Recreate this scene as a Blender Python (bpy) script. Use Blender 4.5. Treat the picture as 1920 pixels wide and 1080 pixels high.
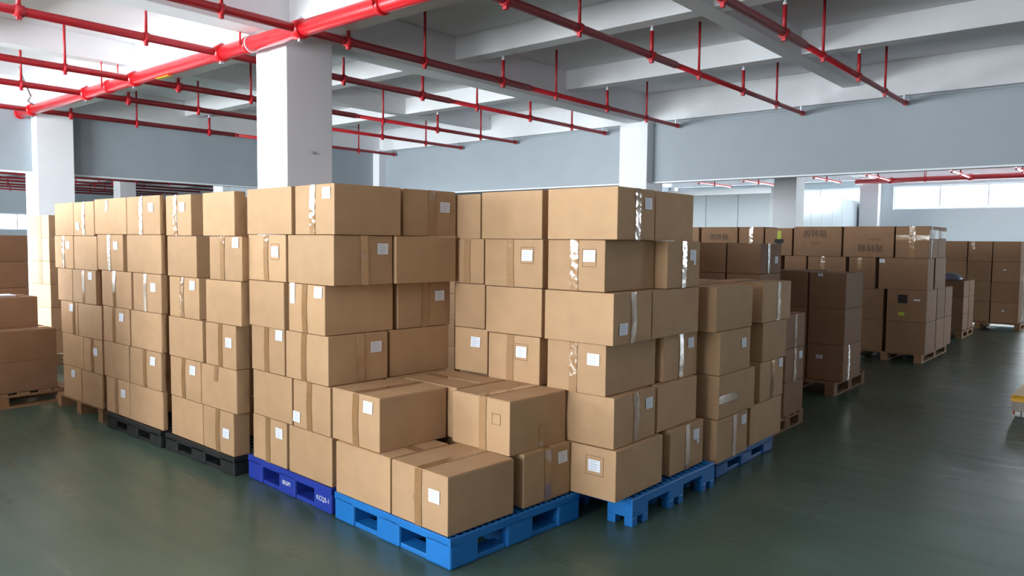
import bpy, bmesh, math, random
import numpy as np
from mathutils import Matrix, Vector

for o in list(bpy.data.objects):
    bpy.data.objects.remove(o)
SC = bpy.context.scene
COL = SC.collection
rnd = random.Random(7)
Rv = rnd.uniform

# ------------------------------------------------------------------ camera
FPX, PITCH, ROLL, YAW, HC = 1415.65, 0.0612219, -0.0103822, 0.7053813, 1.6
_F = np.array([math.cos(YAW)*math.cos(PITCH), math.sin(YAW)*math.cos(PITCH), -math.sin(PITCH)])
_r = np.array([math.sin(YAW), -math.cos(YAW), 0.0])
_d = np.cross(_F, _r)
_R = math.cos(ROLL)*_r + math.sin(ROLL)*_d
_D = -math.sin(ROLL)*_r + math.cos(ROLL)*_d
cam_data = bpy.data.cameras.new('camera')
cam_data.sensor_width = 36.0
cam_data.lens = FPX/1920*36.0
cam_data.clip_end = 200
cam = bpy.data.objects.new('camera', cam_data)
M = Matrix(((_R[0], -_D[0], -_F[0], 0), (_R[1], -_D[1], -_F[1], 0), (_R[2], -_D[2], -_F[2], HC), (0, 0, 0, 1)))
cam.matrix_world = M
COL.objects.link(cam)
SC.camera = cam

def proj_u(x, y, z):
    q = np.array((x, y, z-HC)); return 960+FPX*float(q@_R)/float(q@_F)

# ------------------------------------------------------------------ world, daylight, exposure
SC.view_settings.view_transform = 'Standard'
SC.view_settings.look = 'None'
SC.view_settings.gamma = 1.0
SC.view_settings.use_curve_mapping = False
SC.view_settings.exposure = 0.5
W = bpy.data.worlds.new('overcast_sky'); SC.world = W; W.use_nodes = True
W.node_tree.nodes['Background'].inputs[0].default_value = (0.80, 0.90, 1.0, 1)
W.node_tree.nodes['Background'].inputs[1].default_value = 3.0

def window_light(name, loc, direction, w, h, power, col=(0.94, 0.98, 1.0)):
    """daylight entering through one window opening"""
    d = bpy.data.lights.new(name, 'AREA'); d.shape = 'RECTANGLE'; d.size = w; d.size_y = h
    d.energy = power; d.color = col
    o = bpy.data.objects.new(name, d); COL.objects.link(o)
    o.location = loc
    o.rotation_euler = Vector(direction).to_track_quat('-Z', 'Y').to_euler()
    return o
XL, XR, YN, YF = -6.0, 29.3, -8.3, 42.6              # outer walls of the hall
# window bays: (centre along the wall, width)
LEFT_BAYS = [(3.2, 4.0), (11.8, 6.8), (19.6, 6.8), (27.4, 6.8)]      # wall x = -6
LEFT_Z = (0.9, 3.8)
FAR_BAYS = [(-4.4, 7.2), (3.6, 7.2), (11.9, 7.2)]                               # wall x = 29.3
FAR_Z = (2.88, 3.70)
for c, w in LEFT_BAYS:
    window_light('daylight_left', (XL-0.35, c, sum(LEFT_Z)/2), (1, 0, 0.5), w, LEFT_Z[1]-LEFT_Z[0], {3.2: 150, 11.8: 400, 19.6: 260, 27.4: 180}[c]*w)
FRONT_BAYS = [(25.4, 6.0)]; FRONT_Z = (0.9, 3.6)                    # wall y = -8.3
for c, w in FRONT_BAYS:
    window_light('daylight_front', (c, YN-0.35, sum(FRONT_Z)/2), (0, 1, -0.05), w, FRONT_Z[1]-FRONT_Z[0], 120*w)
for c, w in FAR_BAYS:
    window_light('daylight_far', (29.6, c, sum(FAR_Z)/2), (-1, 0, -0.12), w, FAR_Z[1]-FAR_Z[0], 260)
window_light('daylight_back', (12.0, YF+0.35, 2.33), (0, -1, 0), 3.2, 0.72, 120)

# ------------------------------------------------------------------ materials
def srgb(r, g, b):
    f = lambda c: (c/255/12.92) if c/255 <= 0.04045 else ((c/255+0.055)/1.055)**2.4
    return (f(r), f(g), f(b), 1)

def mat(name, col, rough=0.6, metal=0.0, spec=0.5, noise=0.0, nscale=8.0, bump=0.0, bscale=60.0, vary=0.0, coat=0.0, stretch=None):
    m = bpy.data.materials.new(name); m.use_nodes = True
    nt = m.node_tree; b = nt.nodes['Principled BSDF']
    b.inputs['Base Color'].default_value = col
    b.inputs['Roughness'].default_value = rough
    b.inputs['Metallic'].default_value = metal
    b.inputs['Specular IOR Level'].default_value = spec
    b.inputs['Coat Weight'].default_value = coat
    b.inputs['Coat Roughness'].default_value = 0.1
    tc = nt.nodes.new('ShaderNodeTexCoord')
    src = tc.outputs['Object']
    if stretch:
        mp = nt.nodes.new('ShaderNodeMapping'); mp.inputs['Scale'].default_value = stretch
        nt.links.new(src, mp.inputs[0]); src = mp.outputs[0]
    last = None
    if noise > 0:
        n = nt.nodes.new('ShaderNodeTexNoise'); n.inputs['Scale'].default_value = nscale; n.inputs['Detail'].default_value = 5
        nt.links.new(src, n.inputs['Vector'])
        mr = nt.nodes.new('ShaderNodeMapRange'); mr.inputs[1].default_value = 0.3; mr.inputs[2].default_value = 0.7
        mr.inputs[3].default_value = 1-noise; mr.inputs[4].default_value = 1+noise
        nt.links.new(n.outputs['Fac'], mr.inputs[0])
        h = nt.nodes.new('ShaderNodeHueSaturation'); h.inputs['Color'].default_value = col
        nt.links.new(mr.outputs[0], h.inputs['Value']); last = h
        nt.links.new(h.outputs[0], b.inputs['Base Color'])
    if vary > 0:
        oi = nt.nodes.new('ShaderNodeObjectInfo')
        mr = nt.nodes.new('ShaderNodeMapRange'); mr.inputs[3].default_value = 1-vary; mr.inputs[4].default_value = 1+vary
        nt.links.new(oi.outputs['Random'], mr.inputs[0])
        h = nt.nodes.new('ShaderNodeHueSaturation')
        if last: nt.links.new(last.outputs[0], h.inputs['Color'])
        else: h.inputs['Color'].default_value = col
        nt.links.new(mr.outputs[0], h.inputs['Value'])
        nt.links.new(h.outputs[0], b.inputs['Base Color'])
    if bump > 0:
        n = nt.nodes.new('ShaderNodeTexNoise'); n.inputs['Scale'].default_value = bscale; n.inputs['Detail'].default_value = 3
        nt.links.new(src, n.inputs['Vector'])
        bp = nt.nodes.new('ShaderNodeBump'); bp.inputs['Strength'].default_value = bump; bp.inputs['Distance'].default_value = 0.01
        nt.links.new(n.outputs['Fac'], bp.inputs['Height']); nt.links.new(bp.outputs[0], b.inputs['Normal'])
    return m

def cardboard(name, col, vary=0.09):
    """kraft board: fine horizontal flute relief and soft blotches"""
    m = mat(name, col, rough=0.72, spec=0.25, noise=0.06, nscale=7, vary=vary)
    nt = m.node_tree; b = nt.nodes['Principled BSDF']
    tc = nt.nodes.new('ShaderNodeTexCoord')
    wv = nt.nodes.new('ShaderNodeTexWave'); wv.bands_direction = 'Z'; wv.inputs['Scale'].default_value = 48
    wv.inputs['Distortion'].default_value = 0.4
    nt.links.new(tc.outputs['Object'], wv.inputs['Vector'])
    bp = nt.nodes.new('ShaderNodeBump'); bp.inputs['Strength'].default_value = 0.05; bp.inputs['Distance'].default_value = 0.004
    nt.links.new(wv.outputs['Fac'], bp.inputs['Height']); nt.links.new(bp.outputs[0], b.inputs['Normal'])
    return m

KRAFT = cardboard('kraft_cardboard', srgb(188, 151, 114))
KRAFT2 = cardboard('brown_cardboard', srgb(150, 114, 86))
TAPE = mat('brown_packing_tape', srgb(158, 120, 82), rough=0.16, spec=0.8, coat=0.6, noise=0.08, nscale=30)
CLEAR = mat('clear_packing_tape', srgb(176, 138, 100), rough=0.10, spec=1.0, coat=1.0)
DULLTAPE = mat('dull_brown_tape', srgb(132, 104, 78), rough=0.55, noise=0.08, nscale=30)
LABEL = mat('white_paper_label', srgb(236, 238, 244), rough=0.6)
INK = mat('grey_print', srgb(196, 204, 220), rough=0.7)
BROWNINK = mat('faded_brown_print', srgb(128, 94, 62), rough=0.8)
DARKINK = mat('faded_black_print', srgb(74, 62, 52), rough=0.8)
BLACK = mat('black_mark', srgb(28, 28, 30), rough=0.7)
LIME = mat('yellow_green_mark', srgb(176, 190, 60), rough=0.6)
WHITE_PAINT = mat('white_wall_paint', srgb(226, 226, 230), rough=0.75, noise=0.03, nscale=1.2, bump=0.03, bscale=30)
CONCRETE = mat('painted_concrete', srgb(232, 233, 236), rough=0.85, noise=0.05, nscale=0.9, bump=0.06, bscale=14)
GREY_PANEL = mat('grey_partition_board', srgb(152, 161, 168), rough=0.6, noise=0.03, nscale=2.0, bump=0.02, bscale=40)
PALE_PANEL = mat('pale_insulated_panel', srgb(196, 208, 214), rough=0.32, noise=0.02, nscale=1.0)
TRIM = mat('white_trim', srgb(228, 232, 236), rough=0.45)
STEEL = mat('galvanised_steel', srgb(190, 194, 198), rough=0.35, metal=0.8)
RED = mat('red_pipe_paint', srgb(206, 24, 34), rough=0.32, coat=0.4, noise=0.05, nscale=6)
DARKRED = mat('red_pipe_paint_dull', srgb(176, 30, 40), rough=0.45, noise=0.06, nscale=6)
BLUE = mat('bright_blue_plastic', srgb(24, 112, 186), rough=0.42, noise=0.06, nscale=6, bump=0.04, bscale=40)
DBLUE = mat('dark_blue_plastic', srgb(36, 58, 156), rough=0.40, noise=0.06, nscale=6)
BLUE2 = mat('mid_blue_plastic', srgb(24, 92, 160), rough=0.45, noise=0.08, nscale=6)
BLACKP = mat('black_plastic', srgb(36, 37, 38), rough=0.5, noise=0.1, nscale=6)
WOOD = mat('raw_pallet_wood', srgb(150, 112, 78), rough=0.8, noise=0.18, nscale=9, vary=0.12, stretch=(1, 6, 6))
YELLOW = mat('yellow_truck_paint', srgb(224, 168, 44), rough=0.4, noise=0.05, nscale=8)
ORANGE = mat('orange_truck_paint', srgb(200, 96, 40), rough=0.45)
NYLON = mat('white_nylon', srgb(222, 220, 214), rough=0.35)
RUBBER = mat('black_rubber', srgb(26, 26, 27), rough=0.7)

def make_glass(name, alpha):
    m = bpy.data.materials.new(name); m.use_nodes = True; nt = m.node_tree
    nt.nodes.remove(nt.nodes['Principled BSDF'])
    t = nt.nodes.new('ShaderNodeBsdfTransparent'); t.inputs[0].default_value = (0.95, 0.97, 0.98, 1)
    g = nt.nodes.new('ShaderNodeBsdfGlossy'); g.inputs['Roughness'].default_value = 0.08
    mx = nt.nodes.new('ShaderNodeMixShader'); mx.inputs[0].default_value = alpha
    nt.links.new(t.outputs[0], mx.inputs[1]); nt.links.new(g.outputs[0], mx.inputs[2])
    nt.links.new(mx.outputs[0], nt.nodes['Material Output'].inputs[0])
    return m
GLASS = make_glass('window_glass', 0.06)
FILM = make_glass('stretch_film', 0.28)

def make_floor_mat():
    m = bpy.data.materials.new('green_epoxy_floor'); m.use_nodes = True; nt = m.node_tree
    b = nt.nodes['Principled BSDF']
    tc = nt.nodes.new('ShaderNodeTexCoord')
    n1 = nt.nodes.new('ShaderNodeTexNoise'); n1.inputs['Scale'].default_value = 0.9; n1.inputs['Detail'].default_value = 6
    nt.links.new(tc.outputs['Object'], n1.inputs['Vector'])
    cr = nt.nodes.new('ShaderNodeValToRGB')
    cr.color_ramp.elements[0].position = 0.32; cr.color_ramp.elements[0].color = srgb(66, 86, 74)
    cr.color_ramp.elements[1].position = 0.7; cr.color_ramp.elements[1].color = srgb(80, 101, 87)
    nt.links.new(n1.outputs['Fac'], cr.inputs[0]); nt.links.new(cr.outputs[0], b.inputs['Base Color'])
    mp = nt.nodes.new('ShaderNodeMapping'); mp.inputs['Scale'].default_value = (4.5, 0.5, 1)   # sweeping marks across the aisle
    nt.links.new(tc.outputs['Object'], mp.inputs[0])
    n2 = nt.nodes.new('ShaderNodeTexNoise'); n2.inputs['Scale'].default_value = 1.6; n2.inputs['Detail'].default_value = 3
    nt.links.new(mp.outputs[0], n2.inputs['Vector'])
    mr = nt.nodes.new('ShaderNodeMapRange'); mr.inputs[1].default_value = 0.3; mr.inputs[2].default_value = 0.7
    mr.inputs[3].default_value = 0.26; mr.inputs[4].default_value = 0.38
    nt.links.new(n2.outputs['Fac'], mr.inputs[0]); nt.links.new(mr.outputs[0], b.inputs['Roughness'])
    b.inputs['Specular IOR Level'].default_value = 0.5
    return m
FLOOR = make_floor_mat()

# ------------------------------------------------------------------ mesh helpers
def new_obj(name, me, m=None, parent=None, loc=(0, 0, 0), rotz=0.0):
    o = bpy.data.objects.new(name, me); COL.objects.link(o)
    if me is not None and m is not None:
        if len(me.materials) == 0: me.materials.append(m)
        elif me.materials[0] != m:
            o.material_slots[0].link = 'OBJECT'; o.material_slots[0].material = m
    o.location = loc; o.rotation_euler = (0, 0, rotz)
    if parent: o.parent = parent
    return o

def tag(o, label, cat, group=None):
    o['label'] = label; o['category'] = cat
    if group: o['group'] = group
    return o
def struct(o): o['kind'] = 'structure'; return o

def bm_mesh(bm, name, smooth=False):
    me = bpy.data.meshes.new(name); bm.to_mesh(me); bm.free()
    if smooth:
        for p in me.polygons: p.use_smooth = True
    return me

_cache = {}
def box_mesh(sx, sy, sz, bev=0.0, seg=2):
    """box centred in x and y with its base at z = 0"""
    k = (round(sx, 4), round(sy, 4), round(sz, 4), bev, seg)
    if k in _cache: return _cache[k]
    bm = bmesh.new(); bmesh.ops.create_cube(bm, size=1)
    for v in bm.verts: v.co = Vector((v.co.x*sx, v.co.y*sy, (v.co.z+0.5)*sz))
    if bev > 0: bmesh.ops.bevel(bm, geom=bm.edges[:], offset=bev, segments=seg, affect='EDGES', profile=0.5)
    me = bm_mesh(bm, 'box'); _cache[k] = me
    return me

def add_box(bm, x0, x1, y0, y1, z0, z1):
    vs = [bm.verts.new(p) for p in ((x0,y0,z0),(x1,y0,z0),(x1,y1,z0),(x0,y1,z0),(x0,y0,z1),(x1,y0,z1),(x1,y1,z1),(x0,y1,z1))]
    for f in ((0,3,2,1),(4,5,6,7),(0,1,5,4),(1,2,6,5),(2,3,7,6),(3,0,4,7)): bm.faces.new([vs[i] for i in f])

def boxes_obj(name, boxes, m, parent=None, loc=(0, 0, 0), rotz=0.0, bev=0.0):
    bm = bmesh.new()
    for b in boxes: add_box(bm, *b)
    if bev > 0: bmesh.ops.bevel(bm, geom=bm.edges[:], offset=bev, segments=2, affect='EDGES', profile=0.5)
    return new_obj(name, bm_mesh(bm, name), m, parent, loc, rotz)

def add_tube(bm, p0, p1, r0, r1=None, n=14, caps=True):
    r1 = r0 if r1 is None else r1
    p0 = Vector(p0); p1 = Vector(p1); ax = (p1-p0).normalized()
    u = ax.orthogonal().normalized(); w = ax.cross(u)
    A = [bm.verts.new(p0+(u*math.cos(2*math.pi*i/n)+w*math.sin(2*math.pi*i/n))*r0) for i in range(n)]
    B = [bm.verts.new(p1+(u*math.cos(2*math.pi*i/n)+w*math.sin(2*math.pi*i/n))*r1) for i in range(n)]
    for i in range(n):
        f = bm.faces.new((A[i], A[(i+1) % n], B[(i+1) % n], B[i])); f.smooth = True
    if caps:
        bm.faces.new(list(reversed(A))); bm.faces.new(B)

def tubes_obj(name, tubes, m, parent=None, loc=(0, 0, 0), n=14):
    bm = bmesh.new()
    for t in tubes: add_tube(bm, *t, n=n)
    return new_obj(name, bm_mesh(bm, name), m, parent, loc)

# ------------------------------------------------------------------ the hall
CX = [-3.06, 4.94, 12.92, 20.92, 28.92]        # near corner of each column, x
CY = [-8.4, -0.4, 7.60, 15.63, 23.63, 31.63, 39.63]
CS = 0.63
SLAB, BEAM, SEC = 4.50, 3.95, 4.17
PX, PY = 13.16, 15.87                                  # hanging partitions

floor = struct(boxes_obj('floor', [(XL-0.3, XR+0.3, YN-0.3, YF+0.3, -0.2, 0)], FLOOR))
ceiling = struct(boxes_obj('ceiling', [(XL-0.3, XR+0.3, YN-0.3, YF+0.3, SLAB, SLAB+0.2)], CONCRETE))
bw = 0.175
ccx = [XL]+[c+CS/2 for c in CX]; ccy = [c+CS/2 for c in CY]
for y in ccy:                                          # main beams along x
    boxes_obj('beam', [(XL-0.2, XR+0.2, y-bw, y+bw, BEAM, SLAB)], CONCRETE, ceiling, bev=0.008)
for x in ccx:                                          # main beams along y
    boxes_obj('beam', [(x-bw, x+bw, YN-0.2, YF+0.2, BEAM, SLAB)], CONCRETE, ceiling, bev=0.008)
for i in range(len(ccy)-1):                            # one secondary beam per bay along x
    y = (ccy[i]+ccy[i+1])/2
    for j in range(len(ccx)-1):
        boxes_obj('secondary_beam', [(ccx[j]+bw, ccx[j+1]-bw, y-0.125, y+0.125, SEC, SLAB)], CONCRETE, ceiling, bev=0.006)
for j in range(len(ccx)-1):                            # two per bay along y
    for t in (1/3, 2/3):
        x = ccx[j]+(ccx[j+1]-ccx[j])*t
        for i in range(len(ccy)-1):
            boxes_obj('secondary_beam', [(x-0.125, x+0.125, ccy[i]+bw, ccy[i+1]-bw, SEC+0.006, SLAB)], CONCRETE, ceiling, bev=0.006)
for x in CX:
    for y in CY[1:]:
        h = BEAM
        col = struct(new_obj('column', box_mesh(CS, CS, h+0.02, 0.012), WHITE_PAINT, None, (x+CS/2, y+CS/2, 0)))
        if x == 4.94 and y == 7.60:                     # a small anchor left in the nearest column
            tubes_obj('wall_anchor', [((0.02, -CS/2-0.03, 2.62), (0.02, -CS/2+0.01, 2.62), 0.016), ((0.02, -CS/2-0.02, 2.62), (0.06, -CS/2-0.03, 2.60), 0.008)], STEEL, col, n=8)

def wall_with_openings(name, axis, pos, thick, a0, a1, z1, bays, zr, m):
    """a wall along y (axis 'x' normal) or x, with a row of window openings"""
    bs = []; cur = a0
    def put(s, e, z0, zt):
        if e-s < 1e-4: return
        bs.append((pos, pos+thick, s, e, z0, zt) if axis == 'x' else (s, e, pos, pos+thick, z0, zt))
    for c, w in bays:
        put(cur, c-w/2, 0, z1); put(c-w/2, c+w/2, 0, zr[0]); put(c-w/2, c+w/2, zr[1], z1); cur = c+w/2
    put(cur, a1, 0, z1)
    return struct(boxes_obj(name, bs, m))

wall_with_openings('wall_left', 'x', XL-0.25, 0.25, YN-0.3, YF+0.3, SLAB, LEFT_BAYS, LEFT_Z, WHITE_PAINT)
wall_with_openings('wall_right', 'x', XR, 0.25, YN-0.3, YF+0.3, SLAB, FAR_BAYS, FAR_Z, PALE_PANEL)
wall_with_openings('wall_front', 'y', YN-0.25, 0.25, XL, XR, SLAB, FRONT_BAYS, FRONT_Z, WHITE_PAINT)
BACK_BAYS = [(12.0, 3.4)]; BACK_Z = (1.93, 2.72)
wall_with_openings('wall_back', 'y', YF, 0.25, XL, XR, SLAB, BACK_BAYS, BACK_Z, PALE_PANEL)

wn = 0
def window(axis, pos, c, w, zr, panes):
    global wn
    wn += 1
    z0, z1 = zr; f = 0.05
    root = bpy.data.objects.new('window_%d' % wn, None); COL.objects.link(root); struct(root)
    root.location = (pos, c, z0) if axis == 'x' else (c, pos, z0)
    if axis == 'y': root.rotation_euler = (0, 0, -math.pi/2)
    H = z1-z0
    bars = [(-0.03, 0.03, -w/2, w/2, 0, f), (-0.03, 0.03, -w/2, w/2, H-f, H)]
    for i in range(panes+1):
        y = -w/2+f/2+(w-f)*i/panes
        bars.append((-0.025, 0.025, y-f/2, y+f/2, f, H-f))
    boxes_obj('window_frame', bars, TRIM, root)
    pw = (w-f)/panes
    for i in range(panes):
        y = -w/2+f/2+pw*(i+0.5)
        boxes_obj('pane', [(-0.003, 0.003, y-pw/2+f/2, y+pw/2-f/2, f, H-f)], GLASS, root)
for c, w in LEFT_BAYS: window('x', XL-0.12, c, w, LEFT_Z, 5)
for c, w in FRONT_BAYS: window('y', YN-0.12, c, w, FRONT_Z, 5)
for c, w in FAR_BAYS: window('x', XR+0.12, c, w, FAR_Z, 5)
for c, w in BACK_BAYS: window('y', YF+0.12, c, w, BACK_Z, 3)

# hanging grey partitions between the columns, with a pale edge trim below
PB, PT = 2.80, 3.95
tn = 0
def partition(name, axis, spans):
    global tn
    for k, (a, b) in enumerate(spans):
        if axis == 'x': bx = (PX, PX+0.12, a, b, PB, PT); tb = (PX-0.015, PX+0.135, a, b, PB-0.03, PB)
        else: bx = (a, b, PY, PY+0.12, PB, PT); tb = (a, b, PY-0.015, PY+0.135, PB-0.03, PB)
        struct(boxes_obj('%s_%d' % (name, k+1), [bx], GREY_PANEL))
        tn += 1
        struct(boxes_obj('trim_%d' % tn, [tb], TRIM, bev=0.004))
        tn += 1
        if axis == 'x': tb = (PX-0.02, PX, a, b, PT-0.035, PT-0.005)
        else: tb = (a, b, PY-0.02, PY, PT-0.035, PT-0.005)
        struct(boxes_obj('trim_%d' % tn, [tb], GREY_PANEL))
ysp = [(CY[i]+CS, CY[i+1]) for i in range(len(CY)-1)]
partition('wall_partition_right', 'x', ysp[:4])
xsp = [(CX[i]+CS, CX[i+1]) for i in range(len(CX)-1)]
partition('wall_partition_back', 'y', xsp)

# insulated-panel room beyond the right partition
panel_room = bpy.data.objects.new('wall_panel_room', None); COL.objects.link(panel_room); struct(panel_room)
ry0, rx0, rz = 8.3, 21.0, 3.2
for i in range(8):
    boxes_obj('panel', [(rx0, rx0+0.1, ry0+i*1.0+0.006, ry0+(i+1)*1.0-0.006, 0, rz)], PALE_PANEL, panel_room, bev=0.004)
for i in range(8):
    boxes_obj('panel', [(rx0+0.1+i*1.025+0.006, rx0+0.1+(i+1)*1.025-0.006, ry0, ry0+0.1, 0, rz)], PALE_PANEL, panel_room, bev=0.004)
boxes_obj('top_rail', [(rx0-0.06, rx0+0.12, ry0, ry0+8, rz-0.16, rz)], STEEL, panel_room)
boxes_obj('corner_post', [(rx0-0.05, rx0+0.05, ry0-0.06, ry0+0.05, 0, rz)], TRIM, panel_room)

# ------------------------------------------------------------------ sprinkler pipes
ZP = 3.83
def main_pipe(x, y0, y1, label, taps, r=0.085, m=RED):
    o = tag(tubes_obj('main_pipe', [((x, y0, ZP), (x, y1, ZP), r)], m, n=24), label, 'pipe')
    for y in taps:
        tubes_obj('tee_coupling', [((x, y-0.07, ZP), (x, y+0.07, ZP), r+0.018)], m, o, n=20)
        boxes_obj('coupling_bolt', [(x-0.02, x+0.02, y-0.02, y+0.02, ZP+r+0.015, ZP+r+0.045)], STEEL, o)
        boxes_obj('coupling_bolt', [(x-0.02, x+0.02, y-0.02, y+0.02, ZP-r-0.045, ZP-r-0.015)], STEEL, o)
    return o
def strap(o, x, y, r=0.085, m=RED):
    """hanger clamp with two rods up to the beam"""
    tubes_obj('hanger_clamp', [((x, y-0.03, ZP), (x, y+0.03, ZP), r+0.014)], m, o, n=20)
    for s in (-1, 1):
        tubes_obj('hanger_rod', [((x+s*(r+0.03), y, ZP-0.03), (x+s*(r+0.03), y, SLAB), 0.012)], m, o, n=8)

NTH = ['first', 'second', 'third', 'fourth', 'fifth', 'sixth', 'seventh', 'eighth', 'ninth', 'tenth', 'eleventh', 'twelfth', 'thirteenth']
TAPS = [0.69, 3.10, 4.69, 7.04, 8.68, 11.07, 12.77, 15.2]
mp = main_pipe(4.75, -7.5, 15.8, 'thick red main sprinkler pipe running past the nearest white column', TAPS)
for y in (-3.0, 1.9, 5.7, 8.05, 11.9): strap(mp, 4.75, y)
tubes_obj('end_cap', [((4.75, 15.78, ZP), (4.75, 15.84, ZP), 0.097)], RED, mp, n=20)
# white cable looped round the pipe beside the column, yellow tag under it
tubes_obj('cable_tie', [((4.75, 8.0, ZP), (4.75, 7.99, ZP), 0.101)], TRIM, mp, n=20)
boxes_obj('yellow_tag', [(4.72, 4.78, 10.0, 10.35, ZP-0.094, ZP-0.086)], YELLOW, mp)

def branch(y, x0, x1, label, hang, heads, group, r0=0.045, r1=0.034, xr=8.6, m=DARKRED):
    tubes = [((x0, y, ZP), (min(xr, x1), y, ZP), r0)]
    if xr < x1: tubes += [((xr, y, ZP), (xr+0.08, y, ZP), r0, r1), ((xr+0.08, y, ZP), (x1, y, ZP), r1)]
    o = tag(tubes_obj('branch_pipe', tubes, m, n=12), label, 'pipe', group)
    for x in hang:
        r = r0 if x < xr else r1
        tubes_obj('hanger_rod', [((x, y, ZP+r*0.5), (x, y, SLAB), 0.017)], m, o, n=8)
        tubes_obj('hanger_ring', [((x-0.025, y, ZP), (x+0.025, y, ZP), r+0.012)], m, o, n=12)
        boxes_obj('ring_bolt', [(x-0.018, x+0.018, y-0.018, y+0.018, ZP-r-0.045, ZP-r+0.005)], m, o)
    for x in heads:
        r = r0 if x < xr else r1
        rs = tubes_obj('riser', [((x, y, ZP), (x, y, 4.12), 0.023)], m, o, n=10)
        tubes_obj('tee', [((x-0.045, y, ZP), (x+0.045, y, ZP), r+0.012)], m, o, n=12)
        boxes_obj('tee_plug', [(x-0.022, x+0.022, y-0.022, y+0.022, ZP-r-0.04, ZP-r+0.005)], m, o)
        tubes_obj('sprinkler_head', [((x, y, 4.12), (x, y, 4.15), 0.022), ((x, y, 4.15), (x, y, 4.175), 0.012), ((x, y, 4.175), (x, y, 4.182), 0.024)], TRIM, rs, n=10)
    # small bracket at the capped end
    boxes_obj('end_bracket', [(x1-0.06, x1-0.04, y-0.01, y+0.01, ZP, PT)], STEEL, o)
    tubes_obj('end_cap', [((x1-0.01, y, ZP), (x1+0.03, y, ZP), (r1 if xr < x1 else r0)+0.01)], m, o, n=12)
    return o
BR = 'branch pipes crossing the main pipe'
HG, HD = (6.55, 9.25, 11.92), (5.38, 8.03, 10.65)
HG2, HD2 = (-1.6, 1.2, 3.86), (-0.2, 2.62)
for y in TAPS:
    lab = 'thin red sprinkler branch pipe, %s counted from the hanging grey back partition' % NTH[len(TAPS)-1-TAPS.index(y)]
    branch(y, -3.0, 13.05, lab, HG+HG2, HD+HD2, BR)
# the neighbouring halls carry the same system
m2 = main_pipe(28.3, -7.8, 8.2, 'red main sprinkler pipe in front of the bright far windows', [0.69, 3.1, 4.69, 7.04], m=DARKRED)
for y in (-2.0, 1.9, 6.0): strap(m2, 28.3, y, m=DARKRED)
for i, y in enumerate((12.77, 11.07, 8.68, 7.04, 4.69, 3.10, 0.69, -1.5)):
    branch(y, 14.0, 28.1, 'sprinkler branch pipe beyond the right partition, %s from the inner end of panel room' % NTH[i],
           (14.6, 17.3, 20.0, 22.7, 25.4), (16.0, 18.7, 21.4, 24.0, 26.7), 'branch pipes beyond the right partition', xr=30, r0=0.036)
for i, y in enumerate((17.2, 18.9, 21.3, 23.0, 25.4, 27.1, 29.5, 31.0, 33.3, 35.1, 37.4, 39.1, 41.3)):
    branch(y, -3.0, 18.0, 'sprinkler branch pipe in the hall beyond the back partition, %s behind it' % NTH[i],
           (-1.6, 1.2, 3.9, 6.55, 9.25, 11.9, 14.6), (2.6, 5.4, 8.0, 10.7, 13.3), 'branch pipes beyond the back partition', xr=30, r0=0.036)
# grey conduits running down the beam to the pipe end
o = tag(tubes_obj('conduit', [((4.2, 14.0, 4.3), (4.55, 14.6, 3.98), 0.014), ((4.55, 14.6, 3.98), (4.6, 14.9, 3.93), 0.014), ((4.6, 14.9, 3.93), (4.7, 15.0, 3.9), 0.014)], STEEL, n=8),
        'bent grey conduit dropping to the capped end of the red main pipe', 'conduit')

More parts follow.
